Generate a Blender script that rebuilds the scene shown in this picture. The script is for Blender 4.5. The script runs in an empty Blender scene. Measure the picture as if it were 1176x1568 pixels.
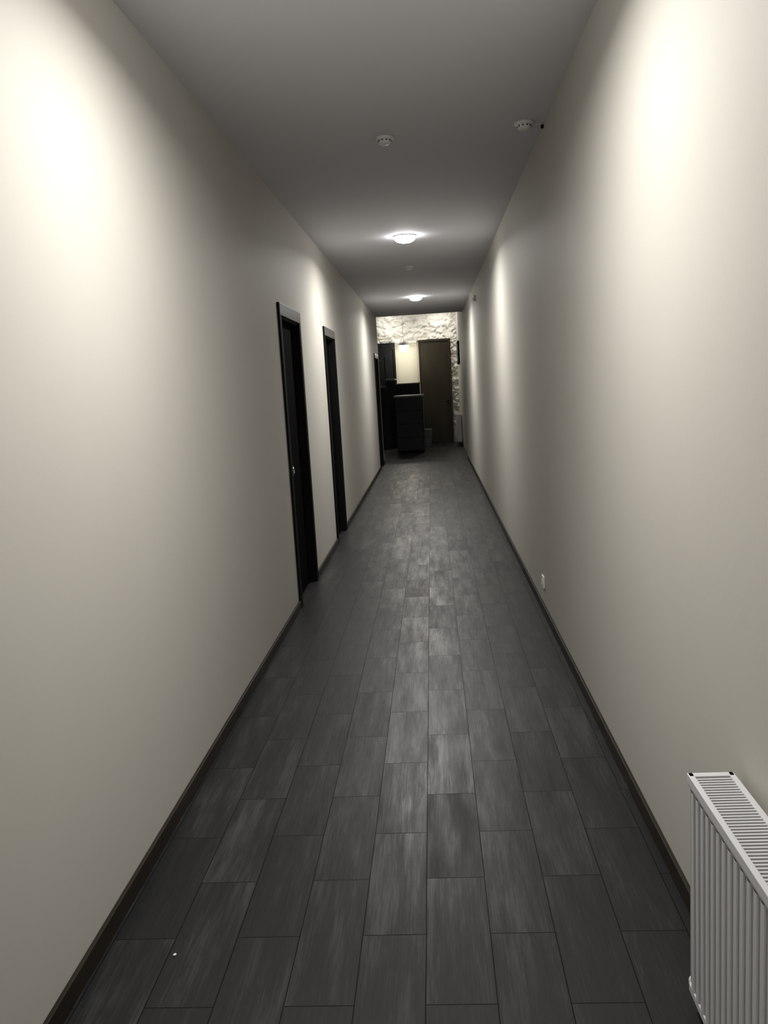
import bpy, bmesh, math
from mathutils import Vector, Matrix, noise
C=bpy.context.collection
# ---------------------------------------------------------------- constants (metres)
XL,XR=-1.024,0.680          # corridor walls
ZC=2.91                     # corridor ceiling
YB,YE=-4.2,16.8             # corridor start / end
YF=22.0                     # far wall of the lobby
CAMH=1.55
# ---------------------------------------------------------------- materials
def mat(name,col,rough=.6,metal=0.,emit=None,es=0.,spec=.5,coat=0.):
    m=bpy.data.materials.new(name); m.use_nodes=True
    b=m.node_tree.nodes['Principled BSDF']
    b.inputs['Base Color'].default_value=(*col,1); b.inputs['Roughness'].default_value=rough
    b.inputs['Metallic'].default_value=metal; b.inputs['Specular IOR Level'].default_value=spec
    b.inputs['Coat Weight'].default_value=coat
    if emit: b.inputs['Emission Color'].default_value=(*emit,1); b.inputs['Emission Strength'].default_value=es
    return m
def noisy(name,c1,c2,scale=8,rough=.6,bump=.0,stretch=(1,1,1),detail=6,spec=.5,coat=0.,bscale=None):
    m=mat(name,c1,rough,spec=spec,coat=coat); nt=m.node_tree; N=nt.nodes; L=nt.links; b=N['Principled BSDF']
    tc=N.new('ShaderNodeTexCoord'); mp=N.new('ShaderNodeMapping'); mp.inputs['Scale'].default_value=stretch
    L.new(tc.outputs['Object'],mp.inputs['Vector'])
    n=N.new('ShaderNodeTexNoise'); n.inputs['Scale'].default_value=scale; n.inputs['Detail'].default_value=detail
    L.new(mp.outputs[0],n.inputs['Vector'])
    r=N.new('ShaderNodeValToRGB'); r.color_ramp.elements[0].position=.3; r.color_ramp.elements[1].position=.7
    r.color_ramp.elements[0].color=(*c1,1); r.color_ramp.elements[1].color=(*c2,1)
    L.new(n.outputs['Fac'],r.inputs[0]); L.new(r.outputs[0],b.inputs['Base Color'])
    if bump:
        n2=N.new('ShaderNodeTexNoise'); n2.inputs['Scale'].default_value=bscale or scale*6; n2.inputs['Detail'].default_value=4
        L.new(mp.outputs[0],n2.inputs['Vector'])
        bp=N.new('ShaderNodeBump'); bp.inputs['Strength'].default_value=bump; bp.inputs['Distance'].default_value=.01
        L.new(n2.outputs['Fac'],bp.inputs['Height']); L.new(bp.outputs[0],b.inputs['Normal'])
    return m
M_wall=noisy('wall_paint',(.475,.455,.410),(.495,.475,.430),1.3,.6,.03,bscale=60,spec=.25)
M_ceil=noisy('ceiling_paint',(.68,.68,.73),(.70,.70,.75),1.1,.8,.03,bscale=50,spec=.2)
M_base=noisy('skirting_wood',(.014,.010,.007),(.024,.018,.013),6,.5,.1,(3,.6,3),spec=.2)
M_black=noisy('black_wood',(.003,.003,.003),(.004,.004,.004),9,.9,.05,(3,3,.4),spec=.02)
M_case=noisy('black_casing',(.004,.004,.004),(.006,.006,.006),9,.7,.05,(3,3,.4),spec=.08)
M_head_lit=noisy('casing_head_lit',(.045,.045,.045),(.055,.055,.055),9,.35,.03,spec=.5)  # head of the black casing; lamp gloss put into a lighter base grey
M_steel=mat('brushed_steel',(.55,.54,.52),.3,1.)
M_white=mat('white_plastic',(.75,.75,.73),.35)
M_rad=mat('radiator_enamel',(.58,.58,.59),.28,coat=.2)
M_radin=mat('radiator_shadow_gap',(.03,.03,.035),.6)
M_dark=noisy('anthracite_panel',(.005,.006,.007),(.009,.010,.011),5,.5,spec=.2)
M_dark2=noisy('anthracite_top',(.05,.055,.06),(.07,.075,.08),5,.3)
M_door=noisy('entrance_door_brown',(.026,.021,.012),(.036,.029,.017),5,.5,.1,(2,2,.3),spec=.3)
M_stone=noisy('rough_stone',(.66,.635,.57),(.84,.82,.76),5,.85,.2,bscale=24)
M_plas=noisy('cream_plaster',(.80,.76,.62),(.84,.80,.66),3,.8,.1)
M_grey=noisy('stair_grey',(.14,.14,.14),(.20,.20,.20),10,.5)
M_lamp=mat('led_diffuser',(.9,.9,.9),.5,emit=(1,.985,.96),es=46.)
M_globe=mat('globe_glass',(.9,.9,.9),.4,emit=(1,.95,.82),es=55.)

def floor_mat():
    m=mat('grey_wood_tile',(.05,.05,.05),.42); nt=m.node_tree; N=nt.nodes; L=nt.links; b=N['Principled BSDF']
    tc=N.new('ShaderNodeTexCoord'); sp=N.new('ShaderNodeSeparateXYZ'); L.new(tc.outputs['Object'],sp.inputs[0])
    ax=N.new('ShaderNodeMath'); ax.inputs[1].default_value=.091; L.new(sp.outputs['X'],ax.inputs[0])
    ay=N.new('ShaderNodeMath'); ay.inputs[1].default_value=.0205; L.new(sp.outputs['Y'],ay.inputs[0])
    cb=N.new('ShaderNodeCombineXYZ'); L.new(ay.outputs[0],cb.inputs[0]); L.new(ax.outputs[0],cb.inputs[1])
    br=N.new('ShaderNodeTexBrick'); br.offset=.5; br.offset_frequency=2
    for k,v in {'Scale':1.,'Mortar Size':.0016,'Mortar Smooth':.1,'Bias':0.,'Brick Width':.543,'Row Height':.182}.items(): br.inputs[k].default_value=v
    br.inputs['Color1'].default_value=(.15,.15,.15,1); br.inputs['Color2'].default_value=(.95,.95,.95,1); br.inputs['Mortar'].default_value=(0,0,0,1)
    L.new(cb.outputs[0],br.inputs['Vector'])
    sc=N.new('ShaderNodeVectorMath'); sc.operation='SCALE'; sc.inputs['Scale'].default_value=37.; L.new(br.outputs['Color'],sc.inputs[0])
    ad=N.new('ShaderNodeVectorMath'); ad.operation='ADD'; L.new(tc.outputs['Object'],ad.inputs[0]); L.new(sc.outputs[0],ad.inputs[1])
    def grain(sx,sy,scale,det,rough=.6):
        mp=N.new('ShaderNodeMapping'); mp.inputs['Scale'].default_value=(sx,sy,1); L.new(ad.outputs[0],mp.inputs['Vector'])
        n=N.new('ShaderNodeTexNoise'); n.inputs['Scale'].default_value=scale; n.inputs['Detail'].default_value=det; n.inputs['Roughness'].default_value=rough
        L.new(mp.outputs[0],n.inputs['Vector']); return n
    g1=grain(13,1.8,1.,6,.65); g2=grain(100,3.0,1.5,6,.8); g3=grain(150,4,1.,3)
    def mul(a,k):
        x=N.new('ShaderNodeMath'); x.operation='MULTIPLY'; L.new(a,x.inputs[0]); x.inputs[1].default_value=k; return x.outputs[0]
    def add(a,c):
        x=N.new('ShaderNodeMath'); L.new(a,x.inputs[0]); L.new(c,x.inputs[1]); return x.outputs[0]
    bw=N.new('ShaderNodeRGBToBW'); L.new(br.outputs['Color'],bw.inputs[0])
    s=add(add(mul(g1.outputs['Fac'],.54),mul(g2.outputs['Fac'],.38)),mul(bw.outputs[0],.10))
    r=N.new('ShaderNodeValToRGB'); e=r.color_ramp.elements; e[0].position=.40; e[1].position=.66
    e[0].color=(.0035,.004,.0045,1); e[1].color=(.047,.046,.045,1)
    x=e.new(.53); x.color=(.0110,.0114,.0118,1)
    L.new(s,r.inputs[0])
    mx=N.new('ShaderNodeMix'); mx.data_type='RGBA'; L.new(br.outputs['Fac'],mx.inputs[0]); L.new(r.outputs[0],mx.inputs[6]); mx.inputs[7].default_value=(.003,.003,.003,1)
    L.new(mx.outputs[2],b.inputs['Base Color'])
    rr=N.new('ShaderNodeMapRange'); rr.inputs[1].default_value=.40; rr.inputs[2].default_value=.64; rr.inputs[3].default_value=.52; rr.inputs[4].default_value=.30
    L.new(s,rr.inputs[0]); L.new(rr.outputs[0],b.inputs['Roughness'])
    # grout shines less than the glazed tile
    sm=N.new('ShaderNodeMapRange'); sm.inputs[3].default_value=.34; sm.inputs[4].default_value=.10
    L.new(br.outputs['Fac'],sm.inputs[0]); L.new(sm.outputs[0],b.inputs['Specular IOR Level'])
    h=add(mul(br.outputs['Fac'],-1.4),mul(g3.outputs['Fac'],.35))
    h=add(h,mul(g2.outputs['Fac'],.35))
    bp=N.new('ShaderNodeBump'); bp.inputs['Strength'].default_value=.45; bp.inputs['Distance'].default_value=.002
    L.new(h,bp.inputs['Height']); L.new(bp.outputs[0],b.inputs['Normal'])
    return m
M_floor=floor_mat()

# ---------------------------------------------------------------- mesh builder
class MB:
    def __init__(s,name,mats): s.bm=bmesh.new(); s.name=name; s.mats=mats
    def box(s,x0,x1,y0,y1,z0,z1,m=0,bev=0.):
        r=bmesh.ops.create_cube(s.bm,size=1); vs=r['verts']
        for v in vs: v.co=Vector(((x0+x1)/2+v.co.x*(x1-x0),(y0+y1)/2+v.co.y*(y1-y0),(z0+z1)/2+v.co.z*(z1-z0)))
        fs={f for v in vs for f in v.link_faces}
        for f in fs: f.material_index=m
        if bev:
            es={e for v in vs for e in v.link_edges}
            r=bmesh.ops.bevel(s.bm,geom=list(es),offset=bev,segments=2,affect='EDGES',profile=.5)
            for f in r['faces']: f.material_index=m
        return s
    def lathe(s,prof,c,axis='Z',n=40,m=0,smooth=True):
        rot={'Z':Matrix.Identity(3),'X':Matrix.Rotation(math.pi/2,3,'Y'),'Y':Matrix.Rotation(-math.pi/2,3,'X')}[axis]
        rings=[]
        for r,h in prof:
            if r<1e-6: rings.append([s.bm.verts.new(rot@Vector((0,0,h))+Vector(c))])
            else: rings.append([s.bm.verts.new(rot@Vector((r*math.cos(2*math.pi*i/n),r*math.sin(2*math.pi*i/n),h))+Vector(c)) for i in range(n)])
        for a,b in zip(rings,rings[1:]):
            for i in range(n):
                j=(i+1)%n
                if len(a)==1 and len(b)==1: continue
                if len(a)==1: f=s.bm.faces.new((a[0],b[i],b[j]))
                elif len(b)==1: f=s.bm.faces.new((a[i],a[j],b[0]))
                else: f=s.bm.faces.new((a[i],a[j],b[j],b[i]))
                f.material_index=m; f.smooth=smooth
        return s
    def poly(s,pts,ext,m=0):
        a=[s.bm.verts.new(p) for p in pts]; b=[s.bm.verts.new(Vector(p)+Vector(ext)) for p in pts]
        fs=[s.bm.faces.new(a),s.bm.faces.new(b[::-1])]
        for i in range(len(a)):
            j=(i+1)%len(a); fs.append(s.bm.faces.new((a[i],b[i],b[j],a[j])))
        for f in fs: f.material_index=m
        return s
    def done(s,parent=None):
        bmesh.ops.recalc_face_normals(s.bm,faces=s.bm.faces[:])
        me=bpy.data.meshes.new(s.name); s.bm.to_mesh(me); s.bm.free()
        for m in s.mats: me.materials.append(m)
        o=bpy.data.objects.new(s.name,me); C.objects.link(o)
        if parent: o.parent=parent
        return o

# ---------------------------------------------------------------- room shell
DOORS=[(5.75,6.67),(8.17,9.06),(15.48,16.40)]
DH=2.16; CW=.07
w=MB('wall_left',[M_wall]); y=YB
for a,b in DOORS:
    w.box(XL-.14,XL,y,a+CW,0,ZC); w.box(XL-.14,XL,a+CW,b-CW,DH-CW,ZC); y=b-CW
w.box(XL-.14,XL,y,YE,0,ZC); w.done()
MB('wall_right',[M_wall]).box(XR,XR+.14,YB,YE,0,ZC).done()
MB('wall_back',[M_wall]).box(XL-.14,XR+.14,YB-.14,YB,0,ZC).done()
MB('ceiling',[M_ceil]).box(XL-.14,XR+.14,YB,YE,ZC,ZC+.12).done()
MB('floor',[M_floor]).box(XL-.14,XR+.14,YB,YE,-.1,0).box(-3.3,.90,YE,YF+.2,-.1,0).done()
# lobby shell
LX=-3.2; RX=.715; LZ=3.6
MB('wall_lobby_front',[M_wall]).box(LX,XL-.14,YE-.14,YE,0,LZ).box(XL-.14,RX+.14,YE-.14,YE,ZC+.12,LZ).done()
MB('wall_lobby_left',[M_wall]).box(LX-.14,LX,YE-.14,YF,0,LZ).done()
MB('wall_lobby_right',[M_wall]).box(RX,RX+.14,YE,YF,0,LZ).done()
MB('ceiling_lobby',[M_ceil]).box(LX-.14,RX+.14,YE-.14,YF+.14,LZ,LZ+.12).done()
MB('trim_1',[M_ceil]).box(XR,XR+.035,YE,YE+.05,0,ZC).done()
def stone():
    bm=bmesh.new(); nx,nz=230,210; x0,x1=LX,RX; g=[]
    for j in range(nz+1):
        row=[]
        for i in range(nx+1):
            x=x0+(x1-x0)*i/nx; z=LZ*j/nz
            p=Vector((x*2.8,z*4.0,0)); q=p+Vector((noise.noise(p*1.7),noise.noise(p*1.7+Vector((9,3,1))),0))*.7
            d,_=noise.voronoi(q); e=min(.22,(d[1]-d[0]))/.22
            h=.04*e+.05*noise.noise(p*1.1)+.04*noise.noise(p*2.6)+.025*noise.noise(p*7)+.05
            if x<-.27 and z<2.62: h=.02
            if -.31<x<.53 and z<2.66: h=.0
            row.append(bm.verts.new((x,YF-.02-max(0,h),z)))
        g.append(row)
    for j in range(nz):
        for i in range(nx):
            f=bm.faces.new((g[j][i],g[j][i+1],g[j+1][i+1],g[j+1][i])); c=f.calc_center_median()
            f.material_index=1 if (c.x<-.27 and c.z<2.62) else 0; f.smooth=True
    me=bpy.data.meshes.new('wall_far'); bm.to_mesh(me); bm.free()
    me.materials.append(M_stone); me.materials.append(M_plas)
    o=bpy.data.objects.new('wall_far',me); C.objects.link(o)
stone()
# skirting
BH=.062; BT=.014
b=MB('baseboard_left',[M_base]); y=YB
for a,c in DOORS: b.box(XL,XL+BT,y,a,0,BH,bev=.003); y=c
b.box(XL,XL+BT,y,YE,0,BH,bev=.003); b.done()
b=MB('baseboard_right',[M_base])
for a,c in ((YB,-.5),(-.497,2.2),(2.203,4.9),(4.903,7.6),(7.603,10.3),(10.303,13.),(13.003,YE)): b.box(XR-BT,XR,a,c,0,BH,bev=.003)
b.done()

# ---------------------------------------------------------------- corridor doors
for k,(a,b_) in enumerate(DOORS):
    d=MB('door_%d'%(k+1),[M_black,M_case,M_steel,M_head_lit])
    T=.016
    d.box(XL-.004,XL+T,a,a+CW,0,DH,1,.003).box(XL-.004,XL+T,b_-CW,b_,0,DH,1,.003).box(XL-.004,XL+T+.002,a+.012,b_,DH-.085,DH,3,.003)
    i0,i1=a+CW,b_-CW
    d.box(XL-.14,XL,i0-.001,i0+.012,0,DH-.085,1).box(XL-.14,XL,i1-.012,i1+.001,0,DH-.085,1).box(XL-.14,XL,i0,i1,DH-.10,DH-.07,1)
    lx=XL-.045
    d.box(lx-.04,lx,i0+.012,i1-.012,.006,DH-.10,0,.002)
    hy=a+.385; hz=.965
    d.box(lx,lx+.006,hy-.032,hy+.032,hz-.034,hz+.034,2,.002)
    d.lathe([(.024,0),(.024,.010),(.019,.010),(.017,.004),(0,.004)],(lx+.004,hy,hz),'X',20,2)
    d.done()

# ---------------------------------------------------------------- ceiling lamps
for k,ly in enumerate((2.5,7.95,13.4,-2.9)):
    o=MB('ceiling_lamp',[M_white,M_lamp]).lathe([(0,0),(.104,0),(.106,-.003),(.106,-.008),(.102,-.010)],(0,0,0),m=0)
    o.lathe([(.101,-.008),(.100,-.020),(.092,-.036),(.076,-.050),(.05,-.059),(0,-.063)],(0,0,0),m=1)
    o=o.done(); o.location=(-.175,ly,ZC)
    ld=bpy.data.lights.new('led_beam','AREA'); ld.shape='DISK'; ld.size=.18; ld.energy=47; ld.spread=math.radians(166); ld.color=(1,.985,.955)
    lo=bpy.data.objects.new('led_beam',ld); C.objects.link(lo); lo.parent=o; lo.location=(0,0,-.065)
# smoke detectors
for k,(x,y_) in enumerate(((-.19,4.84),(.57,4.77),(-.19,9.98))):
    o=MB('smoke_detector',[M_white,M_black])
    o.lathe([(0,0),(.052,0),(.052,-.010),(.046,-.014),(.036,-.016),(.036,-.026),(.030,-.036),(.012,-.040),(0,-.040)],(0,0,0))
    for a in range(10):
        t=a*math.pi/5; o.box(.036*math.cos(t)-.003,.036*math.cos(t)+.003,.036*math.sin(t)-.003,.036*math.sin(t)+.003,-.025,-.018,1)
    if k==1:
        o.box(.095,.109,.040,.058,-.024,-.006,1,.003).box(.04,.10,.045,.049,-.005,0,0)
    o=o.done(); o.location=(x,y_,ZC)
MB('motion_sensor',[M_white]).box(XR-.03,XR,11.92,11.98,2.65,2.73,0,.006).lathe([(.022,0),(.020,-.010),(.010,-.016),(0,-.018)],(XR-.03,11.95,2.68),'X').done()
# wall socket
s=MB('wall_socket',[M_white,M_black]).box(XR-.011,XR,5.35,5.43,.175,.255,0,.004)
s.lathe([(.022,.0),(.022,.004),(.019,.004),(.017,.0)],(XR-.0145,5.39,.215),'X',24,0)
s.box(XR-.0125,XR-.010,5.376,5.381,.212,.218,1).box(XR-.0125,XR-.010,5.399,5.404,.212,.218,1).done()

# ---------------------------------------------------------------- panel radiators
def radiator(name,xw,y0,y1,z0,z1,depth=.105,gap=.022):
    r=MB(name,[M_rad,M_radin,M_white]); xb=xw-gap; xf=xb-depth
    for ya,yb in ((y0,y0+.004),(y1-.004,y1)):
        r.box(xf+.006,xb-.004,ya,yb,z0+.02,z1,0,.001)
    n=int((y1-y0-.03)/.0333); p=(y1-y0-.03)/n
    for side,(xa,sgn) in enumerate(((xf,1),(xb,-1))):
        pts=[]; ys=y0+.015
        pts.append((xa+sgn*.010,y0+.002)); pts.append((xa+sgn*.010,ys))
        for i in range(n):
            a=ys+i*p
            pts+= [(xa+sgn*.010,a+p*.14),(xa+sgn*.001,a+p*.26),(xa,a+p*.5),(xa+sgn*.001,a+p*.74),(xa+sgn*.010,a+p*.86)]
        pts.append((xa+sgn*.010,y1-.002))
        zb,zt=z0+.022,z1-.03
        v0=[r.bm.verts.new((x,y,zb)) for x,y in pts]; v1=[r.bm.verts.new((x,y,zt)) for x,y in pts]
        for i in range(len(pts)-1):
            f=r.bm.faces.new((v0[i],v0[i+1],v1[i+1],v1[i])); f.smooth=False
        xs=sorted((xa+sgn*.010,xa+sgn*.016)); r.box(xs[0],xs[1],y0+.002,y1-.002,z0+.01,z1-.012)
        xs=sorted((xa+sgn*.001,xa+sgn*.012)); r.box(xs[0],xs[1],y0+.002,y1-.002,zt,z1-.006,0,.003); r.box(xs[0],xs[1],y0+.002,y1-.002,z0,zb,0,.003)
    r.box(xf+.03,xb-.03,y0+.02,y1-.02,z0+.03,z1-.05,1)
    zt=z1
    r.box(xf-.001,xf+.013,y0-.001,y1+.001,zt-.022,zt+.002,0,.002).box(xb-.013,xb+.001,y0-.001,y1+.001,zt-.022,zt+.002,0,.002)
    r.box(xf,xb,y1-.018,y1+.001,zt-.02,zt+.002,0,.002).box(xf,xb,y0-.001,y0+.018,zt-.02,zt+.002,0,.002)
    m=int((y1-y0-.04)/.0118)
    for i in range(m):
        yy=y0+.024+i*(y1-y0-.05)/(m-1)
        r.box(xf+.010,xb-.010,yy-.0026,yy+.0026,zt-.006,zt-.001,0)
    for yy in (y0+.15,y1-.17): r.box(xb-.002,xw,yy,yy+.03,z0+.06,z1-.04,2)
    xv=xf+.048; zv=z0-.004
    r.lathe([(0,0),(.012,0),(.012,.02),(.009,.022),(.009,.03),(0,.03)],(xv,y1-.006,zv+.012),'Y',20,2)
    r.lathe([(0,-.020),(.012,-.020),(.013,-.006),(.013,.020),(.010,.026),(0,.026)],(xv,y1+.026,zv),'Z',20,2)
    r.lathe([(0,-.032),(.010,-.032),(.015,-.028),(.016,-.014),(.011,-.009),(.010,0),(0,0)],(xv-.004,y1+.026,zv),'X',20,2)
    r.lathe([(0,-zv),(.016,-zv),(.016,-zv+.006),(.008,-zv+.008),(.008,0),(0,0)],(xv,y1+.026,zv),'Z',20,2)
    return r.done()
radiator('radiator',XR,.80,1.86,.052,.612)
radiator('radiator',RX,20.3,21.5,.09,.76)

# ---------------------------------------------------------------- lobby furniture
d=MB('reception_desk',[M_dark,M_dark2,M_black])
d.box(-.83,-.22,18.95,20.2,.06,1.27,0,.004).box(-.80,-.25,18.99,20.16,0,.06,2)
d.box(-.87,-.18,18.91,20.24,1.27,1.31,1,.004)
for z in (.36,.66,.96): d.box(-.832,-.218,18.946,18.952,z,z+.006,2)
d.box(-.21,-.205,19.0,20.15,.1,1.2,1)
d.done()
d=MB('storage_cabinet',[M_dark,M_dark2,M_black])
d.box(-.97,-.29,20.95,21.4,.05,1.56,0,.004).box(-.95,-.31,20.97,21.38,0,.05,2).box(-.99,-.27,20.93,21.42,1.56,1.59,1,.003)
d.box(-.634,-.628,20.944,20.952,.07,1.54,2)
for x in (-.67,-.595): d.box(x-.006,x+.006,20.925,20.95,.85,1.0,1,.002)
d.done()
MB('waste_bin',[M_grey,M_black]).lathe([(0,0),(.085,0),(.09,.01),(.11,.42),(.115,.43),(.115,.44),(.105,.44),(.085,.03),(0,.03)],(-.14,20.6,0)).done()
# entrance door
d=MB('door_4',[M_door,M_black,M_steel])
x0,x1,yd,zt=-.285,.52,21.83,2.66
d.box(x0,x0+.04,yd,yd+.12,0,zt-.04,0,.004).box(x1-.04,x1,yd,yd+.12,0,zt-.04,0,.004).box(x0,x1,yd-.003,yd+.12,zt-.04,zt,0,.004)
d.box(x0+.04,x1-.04,yd+.02,yd+.07,.01,zt-.04,0,.004)
d.box(x1-.11,x1-.09,yd+.0,yd+.02,1.0,1.1,1,.004); d.box(x1-.18,x1-.09,yd-.03,yd-.018,1.05,1.065,1,.004); d.box(x1-.105,x1-.093,yd-.03,yd+.01,1.05,1.065,1)
d.done()
# staircase
s=MB('staircase',[M_grey,M_dark,M_black,M_steel])
ya,yb=20.75,21.75; rise,run=.172,.215; n=10; xe=-.885
for i in range(n):
    zt=1.72-i*rise; xr=xe-i*run
    s.box(xr-run-.02,xr,ya,yb,zt-.035,zt,0,.003); s.box(xr-.02,xr,ya+.02,yb,zt,min(zt+rise,1.72),0) if i else None
pts=[]
for i in range(n): pts+=[(xe-i*run,ya-.02,1.72-i*rise-.04),(xe-(i+1)*run,ya-.02,1.72-i*rise-.04)]
pts=pts+[(xe-n*run,ya-.02,0),(xe,ya-.02,0)]
s.poly(pts,(0,.04,0),1)
s.poly([(xe,yb,1.6),(xe,yb,2.64),(-2.4,yb,2.64),(-2.4,yb,.2)],(0,.04,0),1)
s.poly([(xe,ya,2.46),(xe,ya,2.485),(-2.3,ya,1.345),(-2.3,ya,1.32)],(0,.03,0),0)
for i in range(6):
    xx=xe-.02-i*run; s.box(xx-.008,xx+.008,ya+.01,ya+.026,1.72-i*rise,2.46-i*rise,2)
s.done()
# pendant globe lamp
g=MB('pendant_lamp',[M_black,M_globe,M_white])
pr=[(.115*math.sin(math.pi*i/16),-.115*math.cos(math.pi*i/16)) for i in range(17)]; pr[0]=(0,-.115); pr[-1]=(0,.115)
pc=(-.64,21.1,2.47)
g.lathe(pr,pc,m=1).lathe([(.135,.055),(.125,.10),(.09,.15),(.03,.18),(.012,.22),(0,.22)],pc,m=2).lathe([(.004,.21),(.004,LZ-2.47-.03)],pc,n=10,m=2).lathe([(0,LZ-2.47-.04),(.05,LZ-2.47-.035),(.05,LZ-2.47),(0,LZ-2.47)],pc,m=2)
g.done()
p=MB('picture_frame',[M_black,M_dark2]); p.box(RX-.035,RX,20.2,21.2,1.98,2.52,0,.004).box(RX-.038,RX-.033,20.25,21.15,2.03,2.47,1).done()
# lobby ceiling spotlights
M_spot=mat('spot_emit',(.9,.9,.9),.5,emit=(1,.93,.8),es=9.)
for x,y_ in ((-1.0,21.35),(.25,21.35)):
    o=MB('lobby_spotlight',[M_black,M_spot])
    o.lathe([(0,0),(.06,0),(.06,-.12),(.052,-.12)],(0,0,0)).lathe([(.052,-.115),(0,-.115)],(0,0,0),m=1)
    o=o.done(); o.location=(x,y_,LZ)
    ld=bpy.data.lights.new('spot_beam','AREA'); ld.shape='DISK'; ld.size=.10; ld.energy=10; ld.color=(1,.965,.90)
    lo=bpy.data.objects.new('spot_beam',ld); C.objects.link(lo); lo.parent=o; lo.location=(0,0,-.122)
MB('plaster_crumb',[M_white]).lathe([(0,0),(.004,.001),(.005,.003),(.002,.005),(0,.005)],(-.80,2.08,.0),n=7,smooth=False).done()

# ---------------------------------------------------------------- world + camera
wd=bpy.data.worlds.new('world'); bpy.context.scene.world=wd; wd.use_nodes=True
wd.node_tree.nodes['Background'].inputs[0].default_value=(.02,.02,.02,1)
f=1268.0; a,b=72.0,197.0
dv=Vector((a,b,-f)).normalized(); t=math.tan(math.radians(3.4)); Y=f*f/(b-a*t)
up=-Vector((t*Y,-Y,-f)).normalized(); rt=dv.cross(up)
R=Matrix((rt,dv,up))     # camera -> world
cd=bpy.data.cameras.new('camera'); cam=bpy.data.objects.new('camera',cd); C.objects.link(cam)
cam.matrix_world=Matrix.Translation((0,0,CAMH))@R.to_4x4()
cd.sensor_fit='VERTICAL'; cd.sensor_height=36; cd.lens=36*f/1568; cd.clip_start=.05
bpy.context.scene.camera=cam
bpy.context.scene.view_settings.view_transform='Standard'
